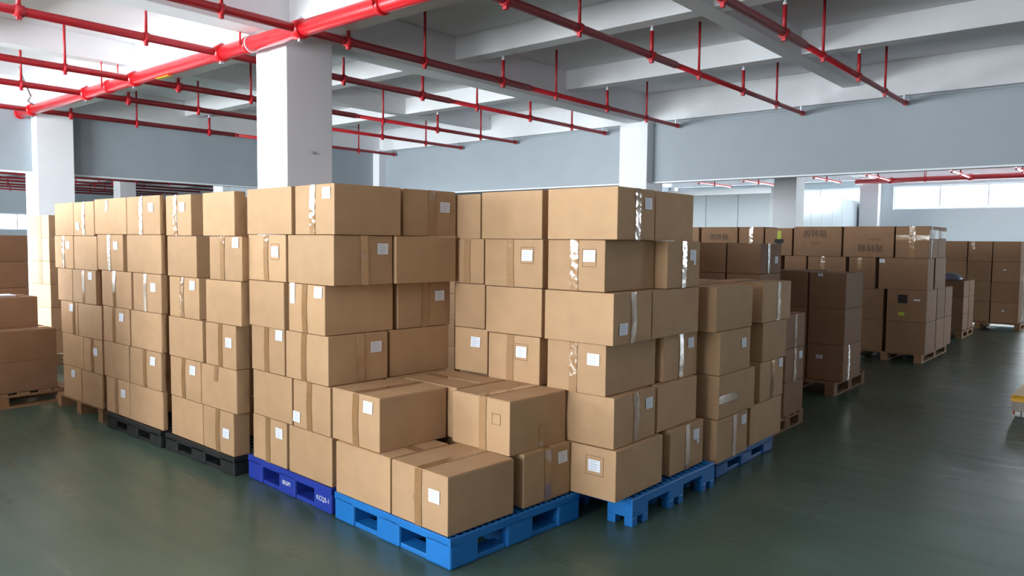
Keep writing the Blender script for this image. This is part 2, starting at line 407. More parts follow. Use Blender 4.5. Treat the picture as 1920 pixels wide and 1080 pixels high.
# ------------------------------------------------------------------ cartons
LW, LH = 0.082, 0.066
class Carton:
    def __init__(s, loc, rotz, sx, sy, h, m, bulge=None, lean=0.0):
        s.sx, s.sy, s.h = sx, sy, h
        s.bx = Rv(0.001, 0.006) if bulge is None else bulge
        s.by = Rv(0.001, 0.005) if bulge is None else bulge*0.6
        bm = bmesh.new(); bmesh.ops.create_cube(bm, size=1)
        bmesh.ops.subdivide_edges(bm, edges=bm.edges[:], cuts=5, use_grid_fill=True)
        sharp = [e for e in bm.edges if len(e.link_faces) == 2 and e.calc_face_angle() > 1]
        for v in bm.verts:
            x, y, z = v.co
            px, py, pz = x*sx, y*sy, (z+0.5)*h
            g = lambda t: math.cos(math.pi*max(-0.5, min(0.5, t)))
            if abs(x) > 0.499: px += math.copysign(s.bx*g(y)*g(z), x)
            if abs(y) > 0.499: py += math.copysign(s.by*g(x)*g(z), y)
            v.co = (px, py, pz)
        bmesh.ops.bevel(bm, geom=sharp, offset=0.005, segments=2, affect='EDGES', profile=0.6)
        me = bm_mesh(bm, 'carton')
        s.o = new_obj('cardboard_box', me, m, None, loc, rotz)
    def P(s, face, u, t, off=0.0):
        g = lambda q: math.sin(math.pi*max(0, min(1, q)))
        if face == 'x': return (-s.sx/2-off-s.bx*g(u)*g(t), s.sy/2-u*s.sy, s.h*(1-t))
        if face == 'y': return (-s.sx/2+u*s.sx, -s.sy/2-off-s.by*g(u)*g(t), s.h*(1-t))
        return (-s.sx/2+u*s.sx, -s.sy/2+t*s.sy, s.h+off)        # top: u along x, t along y
    def width(s, face): return s.sy if face == 'x' else s.sx
    def grid(s, name, face, u0, u1, t0, t1, nu, nt_, off, m, ripple=0.0, skew=0.0):
        bm = bmesh.new(); V = []
        for j in range(nt_+1):
            row = []
            for i in range(nu+1):
                t = t0+(t1-t0)*j/nt_; u = u0+(u1-u0)*i/nu+skew*(j/nt_-0.5)
                rp = ripple*Rv(0, 1)
                row.append(bm.verts.new(s.P(face, u, t, off+rp)))
            V.append(row)
        for j in range(nt_):
            for i in range(nu):
                f = bm.faces.new((V[j][i], V[j+1][i], V[j+1][i+1], V[j][i+1])); f.smooth = True
        return new_obj(name, bm_mesh(bm, name), m, s.o)
    def tape(s, face, c=0.5, shiny=0, w=0.055, t0=0.0, t1=1.0, m=None):
        hw = w/2/s.width(face)
        mm = m or (CLEAR if shiny else TAPE)
        s.grid('packing_tape', face, c-hw, c+hw, t0, t1, 4, 26, 0.0022, mm, 0.0028 if shiny else 0.0012, Rv(-0.012, 0.012))
    def htape(s, face, t, u0=0.0, u1=1.0, w=0.055, m=None):
        hw = w/2/s.h
        s.grid('packing_tape', face, u0, u1, t-hw, t+hw, 14, 3, 0.0022, m or TAPE, 0.001)
    def label(s, face, u, t, w=LW, h=LH, tear=False, bars=False):
        W_ = s.width(face); du, dt = w/W_/2, h/s.h/2
        lb = s.grid('paper_label', face, u-du, u+du, t-dt, t+dt, 2, 2, 0.0035, LABEL, 0.0006, Rv(-0.01, 0.01))
        bm = bmesh.new()                                      # rows of faint print
        for k in range(4):
            tt = t-dt*0.65+dt*1.3*k/3
            a, b = u-du*0.72, u+du*(0.3+0.4*((k*37) % 10)/10)
            q = [s.P(face, a, tt-0.008, 0.0048), s.P(face, a, tt+0.008, 0.0048), s.P(face, b, tt+0.008, 0.0048), s.P(face, b, tt-0.008, 0.0048)]
            bm.faces.new([bm.verts.new(p) for p in q])
        new_obj('label_print', bm_mesh(bm, 'label_print'), INK, lb)
        if tear:
            s.grid('label_scrap', face, u+du*0.2, u+du*0.9, t+dt, t+dt*1.9, 1, 1, 0.0035, LABEL)
        return lb
    def frame(s, face, u, t, w=0.10, h=0.10):
        W_ = s.width(face); du, dt = w/W_/2, h/s.h/2; e = 0.0028
        eu, et = e/W_, e/s.h
        bm = bmesh.new()
        for (a, b, c, d) in ((u-du, u+du, t-dt, t-dt+et), (u-du, u+du, t+dt-et, t+dt), (u-du, u-du+eu, t-dt, t+dt), (u+du-eu, u+du, t-dt, t+dt)):
            q = [s.P(face, a, c, 0.0016), s.P(face, a, d, 0.0016), s.P(face, b, d, 0.0016), s.P(face, b, c, 0.0016)]
            bm.faces.new([bm.verts.new(p) for p in q])
        new_obj('printed_frame', bm_mesh(bm, 'printed_frame'), BROWNINK, s.o)
    def flaps(s, along='x', tape=True):
        """two closed top flaps with the seam along the given axis, taped shut"""
        e, g = 0.004, 0.0025
        for k in (-1, 1):
            if along == 'x': b = (-s.sx/2+e, s.sx/2-e, g if k > 0 else -s.sy/2+e, s.sy/2-e if k > 0 else -g, s.h-0.001, s.h+0.003)
            else: b = (g if k > 0 else -s.sx/2+e, s.sx/2-e if k > 0 else -g, -s.sy/2+e, s.sy/2-e, s.h-0.001, s.h+0.003)
            boxes_obj('top_flap', [b], s.o.data.materials[0], s.o)
        if tape:
            if along == 'x':
                hw = 0.0275/s.sy; s.grid('packing_tape', 't', 0.01, 0.99, 0.5-hw, 0.5+hw, 14, 3, 0.0040, TAPE, 0.0012)
            else:
                hw = 0.0275/s.sx; s.grid('packing_tape', 't', 0.5-hw, 0.5+hw, 0.01, 0.99, 3, 14, 0.0040, TAPE, 0.0012)
    def text(s, face, body, u, t, size, flip=False, m=DARKINK):
        cu = bpy.data.curves.new('txt', 'FONT'); cu.body = body; cu.size = size; cu.align_x = 'CENTER'; cu.align_y = 'CENTER'
        tmp = bpy.data.objects.new('txt', cu); COL.objects.link(tmp)
        dg = bpy.context.evaluated_depsgraph_get(); dg.update()
        me = bpy.data.meshes.new_from_object(tmp.evaluated_get(dg))
        bpy.data.objects.remove(tmp)
        W_ = s.width(face); k = -1 if flip else 1
        for v in me.vertices:
            v.co = s.P(face, u+k*v.co.x/W_, t-k*v.co.y/s.h, 0.0025)
        me.materials.clear()
        return new_obj('printed_lettering', me, m, s.o)

def solve(fn, u, lo, hi, inc):
    for _ in range(50):
        mid = (lo+hi)/2
        if (fn(mid) < u) == inc: lo = mid
        else: hi = mid
    return (lo+hi)/2

ORD = {1: 'bottom layer', 2: 'second layer up', 3: 'third layer up', 4: 'fourth layer up', 5: 'fifth layer up', 6: 'top layer'}
LONG, SHORT = 0.515, 0.415
USED = set()

class Stack:
    """cartons read off the two visible faces of one pallet load; (ox, oy) is the near corner"""
    def __init__(s, ox, oy, rot, z0, h, desc, group, m=KRAFT, layers=6):
        s.ox, s.oy, s.rot, s.z0, s.h, s.desc, s.group, s.m, s.n = ox, oy, rot, z0, h, desc, group, m, layers
        s.c, s.s = math.cos(rot), math.sin(rot)
    def w(s, a, b): return (s.ox+a*s.c-b*s.s, s.oy+a*s.s+b*s.c)
    def zmid(s, k): return s.z0+s.h*(k-0.5)
    def b_at(s, u, k, a=0.0):
        return solve(lambda b: proj_u(*s.w(a, b), s.zmid(k)), u, -2, 6, False)
    def a_at(s, u, k, b=0.0):
        return solve(lambda a: proj_u(*s.w(a, b), s.zmid(k)), u, -2, 6, True)
    def put(s, k, a0, a1, b0, b1, pos, look, **kw):
        e = 0.003
        a0 += e; a1 -= e; b0 += e; b1 -= e
        j = Rv(-0.006, 0.006)
        c = s.w((a0+a1)/2, (b0+b1)/2)
        hh = s.h-0.003+kw.pop('dh', 0)
        m = kw.pop('m', None) or s.m
        box = Carton((c[0], c[1], s.z0+s.h*(k-1)+0.0015+kw.pop('dz', 0)), s.rot+j, a1-a0, b1-b0, hh, m, kw.get('bulge'))
        word = ORD.get(k, 'layer') if k < s.n else 'top layer'
        lab = '%s %s, %s, %s' % (look, pos, word, s.desc)
        lab = lab.replace(' ,', ',')
        if lab in USED: print('DUP LABEL', lab)
        if len(lab.split()) > 16: print('LONG', len(lab.split()), lab)
        USED.add(lab)
        tag(box.o, lab, 'cardboard box', s.group)
        return box
    def look(s, marks):
        kinds = [q[0] for q in marks]
        if 'L' in kinds and 'T' in kinds: return 'taped labelled carton'
        if 'L' in kinds: return 'white-labelled carton'
        if 'T' in kinds: return 'taped carton'
        return 'plain carton'
    def mark(s, box, marks):
        for q in marks:
            k, f = q[0], q[1]
            if k == 'T': box.tape(f, *(q[2:]))
            elif k == 'L': box.label(f, *(q[2:]))
            elif k == 'F': box.frame(f, *(q[2:]))
    def C(s, k, ul, uc, ur, marks=(), da=0.0, pos='at corner', **kw):
        b0 = s.b_at(uc, k, da); b1 = s.b_at(ul, k, da); a1 = s.a_at(ur, k, b0)
        box = s.put(k, da, a1, b0, b1, pos, s.look(marks), **kw); s.mark(box, marks); return box
    def X(s, k, ul, ur, marks=(), da=0.0, depth=None, pos='on lit side', **kw):
        b0 = s.b_at(ur, k, da); b1 = s.b_at(ul, k, da)
        d = depth or (SHORT if b1-b0 > 0.465 else LONG)
        box = s.put(k, da, da+d, b0, b1, pos, s.look(marks), **kw); s.mark(box, marks); return box
    def Y(s, k, ul, ur, marks=(), db=0.0, depth=None, pos='on shaded side', **kw):
        a0 = s.a_at(ul, k, db); a1 = s.a_at(ur, k, db)
        d = depth or (SHORT if a1-a0 > 0.475 else LONG)
        box = s.put(k, a0, a1, db, db+d, pos, s.look(marks), **kw); s.mark(box, marks); return box

T = lambda f, c=0.5, shiny=0, *r: ('T', f, c, shiny)+r
L = lambda f, u, t, *r: ('L', f, u, t)+r
FR = lambda f, u, t, *r: ('F', f, u, t)+r
D = math.radians

# --- dark blue pallet (stack beside the column)
S1 = Stack(2.605, 3.545, D(-2.6), 0.16, 0.2937, 'dark blue pallet stack', 'cartons on the dark blue pallet')
S1.X(6, 462, 546, da=-0.012)
S1.C(6, 552, 627, 753, [T('x', 0.47, 1), L('x', 0.82, 0.18)])
S1.Y(6, 757, 855, [T('y', 0.52, 1), L('y', 0.78, 0.36)], db=0.01)
S1.X(5, 465, 535, [T('x', 0.5, 1), L('x', 0.74, 0.36), FR('x', 0.74, 0.36)], da=-0.008)
S1.C(5, 539, 625, 737, [T('y', 0.5, 1), L('y', 0.82, 0.27)])
S1.Y(5, 743, 856, db=-0.01)
S1.X(4, 466, 532, da=-0.02)
b = S1.C(4, 540, 609, 738, [T('x', 0.47), L('x', 0.84, 0.14)], da=-0.005)
b.label('x', 0.13, 0.20, 0.055, 0.125)
S1.Y(4, 746, 845, [T('y', 0.5), L('y', 0.78, 0.32)], db=0.085, depth=0.40)
S1.X(3, 471, 532.5, [T('x', 0.48), L('x', 0.86, 0.14)])
S1.C(3, 535, 615, 728, [T('x', 0.45), T('y', 0.52, 1), L('y', 0.79, 0.3)])
S1.Y(3, 731, 842, db=0.075)
S1.X(2, 474, 547)
S1.C(2, 549, 619, 722, [T('x', 0.46), L('x', 0.10, 0.78), T('y', 0.5)])
S1.Y(2, 727, 838, db=0.065)
S1.X(1, 474, 537, [T('x', 0.46), L('x', 0.80, 0.26)])
S1.C(1, 541, 622, 722)
S1.Y(1, 727, 835, db=0.06)

# --- black pallet beside it
S2 = Stack(2.60, 4.62, D(-1.0), 0.130, 0.2975, 'black pallet stack beside dark blue pallet', 'cartons on the two black pallets')
S2.C(6, 379, 439, 462); S2.X(6, 310, 358, [T('x', 0.4, 1), L('x', 0.68, 0.30)])
S2.C(5, 392, 453.5, 478, [T('x', 0.42, 1), L('x', 0.82, 0.14)]); S2.X(5, 313, 368)
S2.C(4, 385, 452, 470); S2.X(4, 317, 373, [T('x', 0.45, 1), L('x', 0.80, 0.18)])
S2.C(3, 385, 442, 470, [T('x', 0.5), L('x', 0.78, 0.40)]); S2.X(3, 316, 379)
S2.C(2, 377, 443, 470, [T('x', 0.45, 1, 0.05, 0, 0.35)]); S2.X(2, 319, 376, [T('x', 0.46), L('x', 0.76, 0.24)])
S2.C(1, 380.5, 438, 470, [T('x', 0.5), L('x', 0.78, 0.50)]); S2.X(1, 321, 380)
# --- second black pallet
S3 = Stack(2.60, 5.70, D(0), 0.132, 0.2985, 'black pallet stack beside wooden pallet', 'cartons on the two black pallets')
S3.C(6, 237, 299, 309, [T('x', 0.45, 1), L('x', 0.75, 0.30)]); S3.X(6, 176, 236.5, [T('x', 0.42, 1, 0.05, 0.05, 0.35)])
S3.C(5, 237, 302, 312); S3.X(5, 182, 230, [T('x', 0.48, 1), L('x', 0.74, 0.30)])
S3.C(4, 249, 302, 316, [T('x', 0.45), L('x', 0.74, 0.34)]); S3.X(4, 190, 246, [T('x', 0.45)])
S3.C(3, 245, 302, 314); S3.X(3, 193, 243, [T('x', 0.42), L('x', 0.72, 0.25)])
S3.C(2, 243, 302, 313, [T('x', 0.5), L('x', 0.76, 0.25)]); S3.X(2, 194, 242)
S3.C(1, 243, 305, 316); S3.X(1, 199, 242, [T('x', 0.46), L('x', 0.76, 0.35)])
# --- wooden pallet at the end of the row
S4 = Stack(2.60, 6.86, D(0), 0.125, 0.2975, 'wooden pallet stack ending the lit row', 'cartons on the wooden pallet ending the row', m=KRAFT)
S4.C(6, 137, 175.5, 180, [T('x', 0.52, 1), L('x', 0.22, 0.72)]); S4.X(6, 102, 136.5)
S4.C(5, 138, 181, 185); S4.X(5, 102, 137, [T('x', 0.5, 1), L('x', 0.74, 0.28)])
S4.C(4, 136, 179, 190, [T('x', 0.48), L('x', 0.78, 0.16)]); S4.X(4, 108, 135)
S4.C(3, 146, 190, 196); S4.X(3, 114, 145, [T('x', 0.8), L('x', 0.66, 0.18)])
S4.C(2, 156, 191, 196, [T('x', 0.5), L('x', 0.68, 0.36)]); S4.X(2, 117, 155)
S4.C(1, 153, 192, 198); S4.X(1, 119, 152, [L('x', 0.60, 0.20)])

# --- blue nine-legged pallet
S5 = Stack(3.487, 2.20, D(0), 0.163, 0.2905, 'nine-legged blue pallet stack', 'cartons on the nine-legged blue pallet')
S5.C(6, 1026, 1158, 1229, [T('y', 0.52, 1), L('y', 0.80, 0.28)], da=-0.02)
S5.X(6, 902, 1017); S5.Y(6, 1230, 1301, db=0.03)
S5.X(6, 852, 901, pos='deep on lit side', da=0.08, depth=0.4)
S5.C(5, 1026, 1134, 1229, [T('x', 0.48, 1), L('x', 0.74, 0.31), FR('x', 0.74, 0.35, 0.095, 0.10)])
S5.X(5, 908, 1017, [T('x', 0.46, 1), L('x', 0.75, 0.33), FR('x', 0.75, 0.33)]); S5.Y(5, 1252, 1313, [T('y', 0.5, 1), L('y', 0.76, 0.30, LW, LH, True)], db=0.02)
S5.X(5, 852, 907, [T('x', 0.45, 1)], pos='deep on lit side', da=0.08, depth=0.4)
S5.C(4, 1020, 1151, 1223, [T('y', 0.5), L('y', 0.24, 0.70)], da=-0.02)
S5.X(4, 910, 1016); S5.Y(4, 1225, 1311, db=0.02)
S5.X(4, 852, 909, pos='deep on lit side', da=0.08, depth=0.4)
S5.C(3, 1025, 1136, 1230, [T('x', 0.46, 1), L('x', 0.80, 0.30)])
S5.X(3, 915, 1012, [T('x', 0.44, 1), L('x', 0.66, 0.34), FR('x', 0.66, 0.34)]); S5.Y(3, 1244.5, 1308, [T('y', 0.5, 1), L('y', 0.78, 0.25)], db=0.065)
S5.X(3, 852, 914, [L('x', 0.66, 0.3)], pos='deep on lit side', da=0.08, depth=0.4)
S5.C(2, 1030, 1151, 1230, [T('y', 0.5), L('y', 0.82, 0.28)], bulge=0.012, da=0.012)
S5.X(2, 922, 1026, da=0.06); S5.Y(2, 1233, 1307, db=0.04)
S5.C(1, 1042, 1155, 1243, [L('x', 0.66, 0.36), FR('x', 0.66, 0.36, 0.12, 0.11)])
S5.X(1, 930, 1038, da=0.06); S5.Y(1, 1257, 1319, [T('y', 0.5), L('y', 0.76, 0.28, LW, LH, True)], db=0.01)

# --- front bright blue pallet, two layers
S0 = Stack(2.535, 2.556, D(-3.0), 0.16, 0.2955, 'bright blue pallet', 'cartons on the bright blue front pallet', layers=2)
def named(box, lab): box.o['label'] = lab; return box
b = named(S0.C(1, 733, 839.5, 965, [T('x', 0.5, 0), L('x', 0.78, 0.38)]), 'labelled carton at the near corner of the bright blue pallet, bottom layer'); b.flaps('x')
bb = bmesh.new(); bmesh.ops.create_uvsphere(bb, u_segments=8, v_segments=6, radius=0.012)
bs_ = new_obj('tape_glint', bm_mesh(bb, 'g', True), CLEAR, b.o, b.P('x', 0.43, 0.52, 0.0)); bs_.scale = (0.25, 1, 1.1)
b = named(S0.X(1, 629, 731, depth=0.42), 'plain carton side, bottom layer of bright blue pallet, beside dark blue pallet'); b.flaps('y')
b = named(S0.Y(1, 982, 1070, [T('y', 0.5), L('y', 0.82, 0.24)], db=0.0), 'taped labelled carton, bottom layer of bright blue pallet, beside nine-legged pallet'); b.flaps('y')
b1 = S0.b_at(622, 2, 0.02); b0 = S0.b_at(711.5, 2, 0.02); a1 = S0.a_at(838, 2, b0)
b = named(S0.put(2, 0.02, a1, b0, b1, 'lit', 'A'), 'taped labelled carton, upper layer of bright blue pallet, against dark blue stack')
S0.mark(b, [T('x', 0.52, 0), L('x', 0.78, 0.20)]); b.flaps('x')
A_end = a1
aB = 0.465
b1 = S0.b_at(839, 2, aB); b0 = S0.b_at(955, 2, aB); a1 = S0.a_at(1062, 2, b0)
b = named(S0.put(2, aB, a1, b0, min(b1, 0.485), 'mid', 'B'), 'taped carton with empty printed frame, upper layer of bright blue pallet')
S0.mark(b, [T('x', 0.55, 1), FR('x', 0.78, 0.36, 0.065, 0.06)]); b.tape('y', 0.55, 0, 0.05, 0.55, 1.0); b.flaps('x')
b = named(S0.put(2, A_end+0.012, A_end+0.012+0.40, 0.50, 1.0, 'rear', 'Cc'), 'carton showing only its taped top, inner corner of bright blue pallet'); b.flaps('y')
named(S0.put(1, 0.55, 0.90, 0.53, 1.0, 'inner', 'Cd'), 'hidden carton below the inner corner carton of bright blue pallet')

# --- next blue pallet along the aisle, four layers
S7 = Stack(4.65, 2.17, D(0), 0.125, 0.2970, 'low aisle stack on mid-blue pallet', 'cartons on the mid blue pallet', layers=4)
def aisle(k, lit, uc, ur, u2, u2c, u2r, mk, mk2, **kw):
    b0 = 0.0; a0 = S7.a_at(uc, k, 0); a1 = S7.a_at(ur, k, 0)
    b = S7.put(k, a0, a1, 0, 0.46, 'at corner', S7.look(mk), **kw); S7.mark(b, mk)
    a2 = S7.a_at(u2c, k, 0.02); a3 = S7.a_at(u2r, k, 0.02)
    c = S7.put(k, a2, a3, 0.02, 0.46, 'on shaded side', S7.look(mk2)); S7.mark(c, mk2)
    return b, c
t4 = aisle(4, 1331, 1344, 1412, 1414, 1430, 1484, [], [T('y', 0.55)])
aisle(3, 1329, 1350, 1408, 1408, 1431, 1475, [L('y', 0.75, 0.35)], [])
q = aisle(2, 1324, 1348, 1416, 1418, 1425, 1469, [L('x', 0.55, 0.22)], [T('y', 0.5), L('y', 0.86, 0.12)])
q[0].htape('y', 0.55, 0.0, 0.5)
aisle(1, 1321, 1344, 1402, 1404, 1407, 1465, [T('y', 0.55), L('y', 0.85, 0.2)], [])
for k in range(1, 5):
    mk = [L('x', 0.6, 0.3)] if k in (4, 2) else []
    b = S7.put(k, 0.0, 0.5, 0.48, 0.93, 'on lit side', S7.look(mk)); S7.mark(b, mk)
    if k == 4: b.flaps('x')
    b = S7.put(k, 0.52, 1.02, 0.48, 0.93, 'at inner corner', 'plain carton')
    if k == 4: b.flaps('x')
t4[0].flaps('x'); t4[1].flaps('x')

# --- three-layer load on a wooden pallet behind it
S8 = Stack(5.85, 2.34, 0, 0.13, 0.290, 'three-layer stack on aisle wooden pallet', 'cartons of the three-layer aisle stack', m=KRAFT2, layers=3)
for k in (1, 2, 3):
    S8.put(k, 0.47, 0.92, 0.47, 0.92, 'at rear', 'plain carton')
    mk = [T('y', 0.5)] if k > 1 else []
    if k == 2: mk = [T('y', 0.5, 1), L('y', 0.8, 0.25)]
    b = S8.put(k, 0.47, 0.92, 0, 0.46, 'on shaded side', S8.look(mk)); S8.mark(b, mk)
    if k == 3: b.flaps('y')
# --- five-layer load behind it
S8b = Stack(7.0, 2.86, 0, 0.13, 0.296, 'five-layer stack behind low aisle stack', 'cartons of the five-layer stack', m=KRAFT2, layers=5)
for k in range(1, 6):
    mk = [T('y', 0.38, 1), L('y', 0.75, 0.55)] if k == 5 else []
    b = S8b.put(k, 0, 0.52, 0, 0.34, 'at corner', S8b.look(mk)); S8b.mark(b, mk)
    mk = [T('x', 0.98)] if k == 5 else []
    b = S8b.put(k, 0, 0.52, 0.35, 0.73, 'on lit side', 'brown carton')
    if k == 5: b.flaps('x')
# --- tall dark cartons on a wooden pallet
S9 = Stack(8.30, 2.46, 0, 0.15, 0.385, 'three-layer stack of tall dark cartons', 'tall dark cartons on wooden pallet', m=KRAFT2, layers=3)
for k in (1, 2, 3):
    mk = {3: [L('x', 0.3, 0.06, 0.05, 0.03)], 1: [L('x', 0.35, 0.35, 0.07, 0.04), T('y', 0.3, 1)]}.get(k, [])
    b = S9.put(k, 0, 0.62, 0, 0.385, 'at corner', S9.look(mk)); S9.mark(b, mk)
    S9.put(k, 0, 0.62, 0.395, 0.80, 'on lit side', 'plain carton', dh=0.01 if k == 3 else 0)
# --- unseen stacks behind the nine-legged pallet, added to shade the far stacks
for i, (x, y) in enumerate(((5.95, 3.70), (5.95, 4.80), (5.95, 5.90))):
    SI = Stack(x, y, 0, 0.13, 0.2965, '%s unseen light-blocking stack behind nine-legged pallet' % ('first', 'second', 'third')[i], 'cartons of the unseen light-blocking stacks', layers=6)
    for k in range(1, 7):
        SI.put(k, 0.0, 0.52, 0.0, 0.50, 'at corner', 'plain carton'); SI.put(k, 0.0, 0.52, 0.51, 1.02, 'on lit side', 'plain carton')
# --- big turnover cartons with printing
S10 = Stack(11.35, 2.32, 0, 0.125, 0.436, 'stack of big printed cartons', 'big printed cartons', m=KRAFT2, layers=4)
row4 = [(0, 0.42, 'tape'), (0.44, 1.11, 'flip'), (1.13, 1.82, 'text'), (1.84, 2.26, 'mark'), (2.28, 2.68, 'tape2'), (2.70, 3.32, 'text2'), (3.36, 3.8, 'plain')]
posn = {'tape': 'at corner with clear tape', 'flip': 'with upside-down lettering', 'text': 'with large upright lettering', 'mark': 'with black and yellow mark',
        'tape2': 'with one shiny tape', 'text2': 'with lettering beside shiny tape', 'plain': 'at far end'}
for a, bq, kind in row4:
    b = S10.put(4, 0, 0.55, a, bq, posn[kind], 'big carton', dh=-0.02 if kind in ('mark',) else 0)
    if kind == 'flip':
        b.text('x', '周转箱', 0.55, 0.68, 0.115, True); b.text('x', '■ ■■■', 0.62, 0.42, 0.035, True, BROWNINK)
    if kind == 'text':
        b.text('x', '周转箱', 0.45, 0.26, 0.115); b.text('x', '■■■■', 0.46, 0.56, 0.038, False, BROWNINK)
    if kind == 'text2':
        b.text('x', '周转箱', 0.5, 0.38, 0.105); b.text('x', '■■■■', 0.5, 0.78, 0.038, False, BROWNINK)
    if kind == 'tape2': b.tape('x', 0.5, 1)
    if kind == 'tape':
        b.tape('x', 0.5, 1, 0.07); b.htape('x', 0.36, 0.0, 1.0, 0.07, CLEAR); b.htape('y', 0.25, 0.0, 1.0, 0.12, CLEAR)
        b.tape('y', 0.25, 1)
    if kind == 'mark':
        mk = b.grid('yellow_mark', 'x', 0.46, 0.60, 0.10, 0.42, 2, 3, 0.003, LIME)
        mk = b.grid('black_mark', 'x', 0.36, 0.70, 0.40, 0.54, 3, 2, 0.0035, BLACK)
        mk = b.grid('black_mark', 'x', 0.44, 0.62, 0.52, 0.80, 2, 3, 0.0035, BLACK)
b = S10.put(4, 0.57, 1.06, 0, 0.55, 'on shaded side', 'big carton'); b.htape('y', 0.25, 0, 1, 0.10, CLEAR)
row3 = [(0, 0.62, 'at corner'), (0.66, 1.02, 'second from corner'), (1.06, 1.60, 'third from corner'), (1.62, 1.95, 'fourth from corner'), (2.0, 2.6, 'fifth from corner'), (2.64, 3.2, 'sixth from corner'), (3.24, 3.8, 'seventh from corner')]
for i, (a, bq, p) in enumerate(row3):
    b = S10.put(3, 0.0, 0.35 if i == 0 else 0.55, a, bq, p, 'big carton')
    if i in (1, 2): b.tape('x', 0.4, 1, 0.06, 0, 0.4)
    if i == 0: b.label('x', 0.06, 0.10, 0.07, 0.05)
S10.put(3, 0.45, 1.12, 0, 0.55, 'on shaded side', 'big carton')
for k in (2, 1):
    b = S10.put(k, 0, 0.62, 0, 0.50, 'at corner', 'big carton')
    if k == 2:
        b.grid('black_mark', 'x', 0.28, 0.52, 0.15, 0.42, 2, 2, 0.003, BLACK); b.grid('label_scrap', 'x', 0.68, 0.84, 0.28, 0.33, 1, 1, 0.003, LABEL)
        b.grid('yellow_mark', 'x', 0.3, 0.46, 0.7, 0.82, 1, 1, 0.003, LIME)
    S10.put(k, 0, 0.55, 0.54, 1.12, 'second from corner', 'big carton')
    S10.put(k, 0, 0.55, 1.16, 1.72, 'third from corner', 'big carton')
    for i in range(3): S10.put(k, 0, 0.55, 2.0+i*0.6, 2.57+i*0.6, ('fourth', 'fifth', 'sixth')[i]+' from corner', 'big carton')
    b = S10.put(k, 0.66, 1.16, 0, 0.5, 'on shaded side', 'big carton')
    b = S10.put(k, 1.19, 1.68, 0, 0.5, 'at far shaded end', 'big carton')
# --- low load and wrapped load farther down the aisle
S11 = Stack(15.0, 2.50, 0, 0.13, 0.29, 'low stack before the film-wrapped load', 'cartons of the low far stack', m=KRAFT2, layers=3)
for k in (1, 2, 3):
    S11.put(k, 0, 0.5, 0, 0.42, 'at corner', 'plain carton'); S11.put(k, 0.53, 1.0, 0, 0.42, 'on shaded side', 'plain carton')
    S11.put(k, 0, 0.5, 0.44, 0.86, 'on lit side', 'plain carton')
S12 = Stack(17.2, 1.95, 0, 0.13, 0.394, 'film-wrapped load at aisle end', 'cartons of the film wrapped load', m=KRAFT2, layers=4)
for k in range(1, 5):
    for i, (a, bq) in enumerate(((0, 0.46), (0.47, 0.88), (0.89, 1.32))):
        b = S12.put(k, 0, 0.55, a, bq, ('at corner', 'second from corner', 'third from corner')[i], 'dark carton')
        if i == 1 and k == 4: b.tape('x', 0.2, 1, 0.06, 0, 0.4)
        if i == 0 and k in (1, 3): b.label('x', 0.45, 0.4, 0.04, 0.03)
    S12.put(k, 0.56, 1.1, 0, 0.46, 'on shaded side', 'dark carton')
def film_sheet(name, pts0, pts1, n, label):
    bm = bmesh.new(); V = []
    for j in range(n+1):
        row = []
        for i in range(13):
            t = i/12; p = Vector(pts0).lerp(Vector(pts1), t)
            row.append(bm.verts.new((p.x+Rv(-0.004, 0.004), p.y-Rv(0.0, 0.03)-0.02, 0.12+1.6*j/n)))
        V.append(row)
    for j in range(n):
        for i in range(12):
            f = bm.faces.new((V[j][i], V[j][i+1], V[j+1][i+1], V[j+1][i])); f.smooth = True
    o = new_obj(name, bm_mesh(bm, name), FILM)
    return tag(o, label, 'plastic film')
film_sheet('stretch_film', (17.15, 1.93, 0), (18.3, 1.93, 0), 16, 'clear crinkled stretch film round the dark cartons at the aisle end')
bm = bmesh.new(); bmesh.ops.create_uvsphere(bm, u_segments=18, v_segments=10, radius=1)
for v in bm.verts:
    v.co = (v.co.x*0.24, v.co.y*0.2, max(0, v.co.z)*0.13+Rv(0, 0.008))
tag(new_obj('plastic_bag', bm_mesh(bm, 'bag', True), mat('grey_plastic_bag', srgb(120, 116, 134), rough=0.3), None, (15.25, 2.76, 1.002)),
    'domed grey plastic bag lying on the low far stack', 'plastic bag')

# --- loads left of the row, facing the open floor
SL = Stack(2.14, 8.06, D(1.0), 0.14, 0.2900, 'three-layer load behind the lit row', 'cartons behind the end of the lit row', m=KRAFT2, layers=3)
for k in (1, 2):
    b = SL.put(k, 0.0, 0.54, 0.0, 0.44, 'at front', 'brown carton', bulge=0.010); b.flaps('x')
    SL.put(k, -0.58, -0.03, 0.0, 0.44, 'at open end', 'brown carton')
    SL.put(k, 0.0, 0.54, 0.46, 0.9, 'at rear', 'brown carton')
b = SL.put(3, 0.0, 0.50, 0.34, 0.78, 'set back', 'brown carton', bulge=0.008); b.flaps('x')
SL.put(3, -0.55, -0.03, 0.34, 0.78, 'set back at open end', 'brown carton')
SHADE_LOADS = [(0.30, 8.06, 6), (-0.95, 8.06, 6), (-2.2, 8.06, 6), (0.0, 5.75, 5), (-1.25, 5.75, 5)]  # unseen loads, added to keep light off the lower left cartons
for n, (x, y, nk) in enumerate(SHADE_LOADS):
    SO = Stack(x, y, 0, 0.14, 0.2900, '%s unseen load added to block light' % NTH[n+1], 'cartons of the unseen light-blocking loads', m=KRAFT2, layers=nk)
    for k in range(1, nk+1):
        SO.put(k, 0.0, 0.54, 0.0, 0.44, 'at corner', 'brown carton'); SO.put(k, 0.56, 1.1, 0.0, 0.44, 'beside corner', 'brown carton')
SB0 = Stack(2.50, 9.75, 0, 0.14, 0.295, 'five-layer dark stack behind the row', 'cartons of the dark stack behind the row', m=KRAFT2, layers=5)
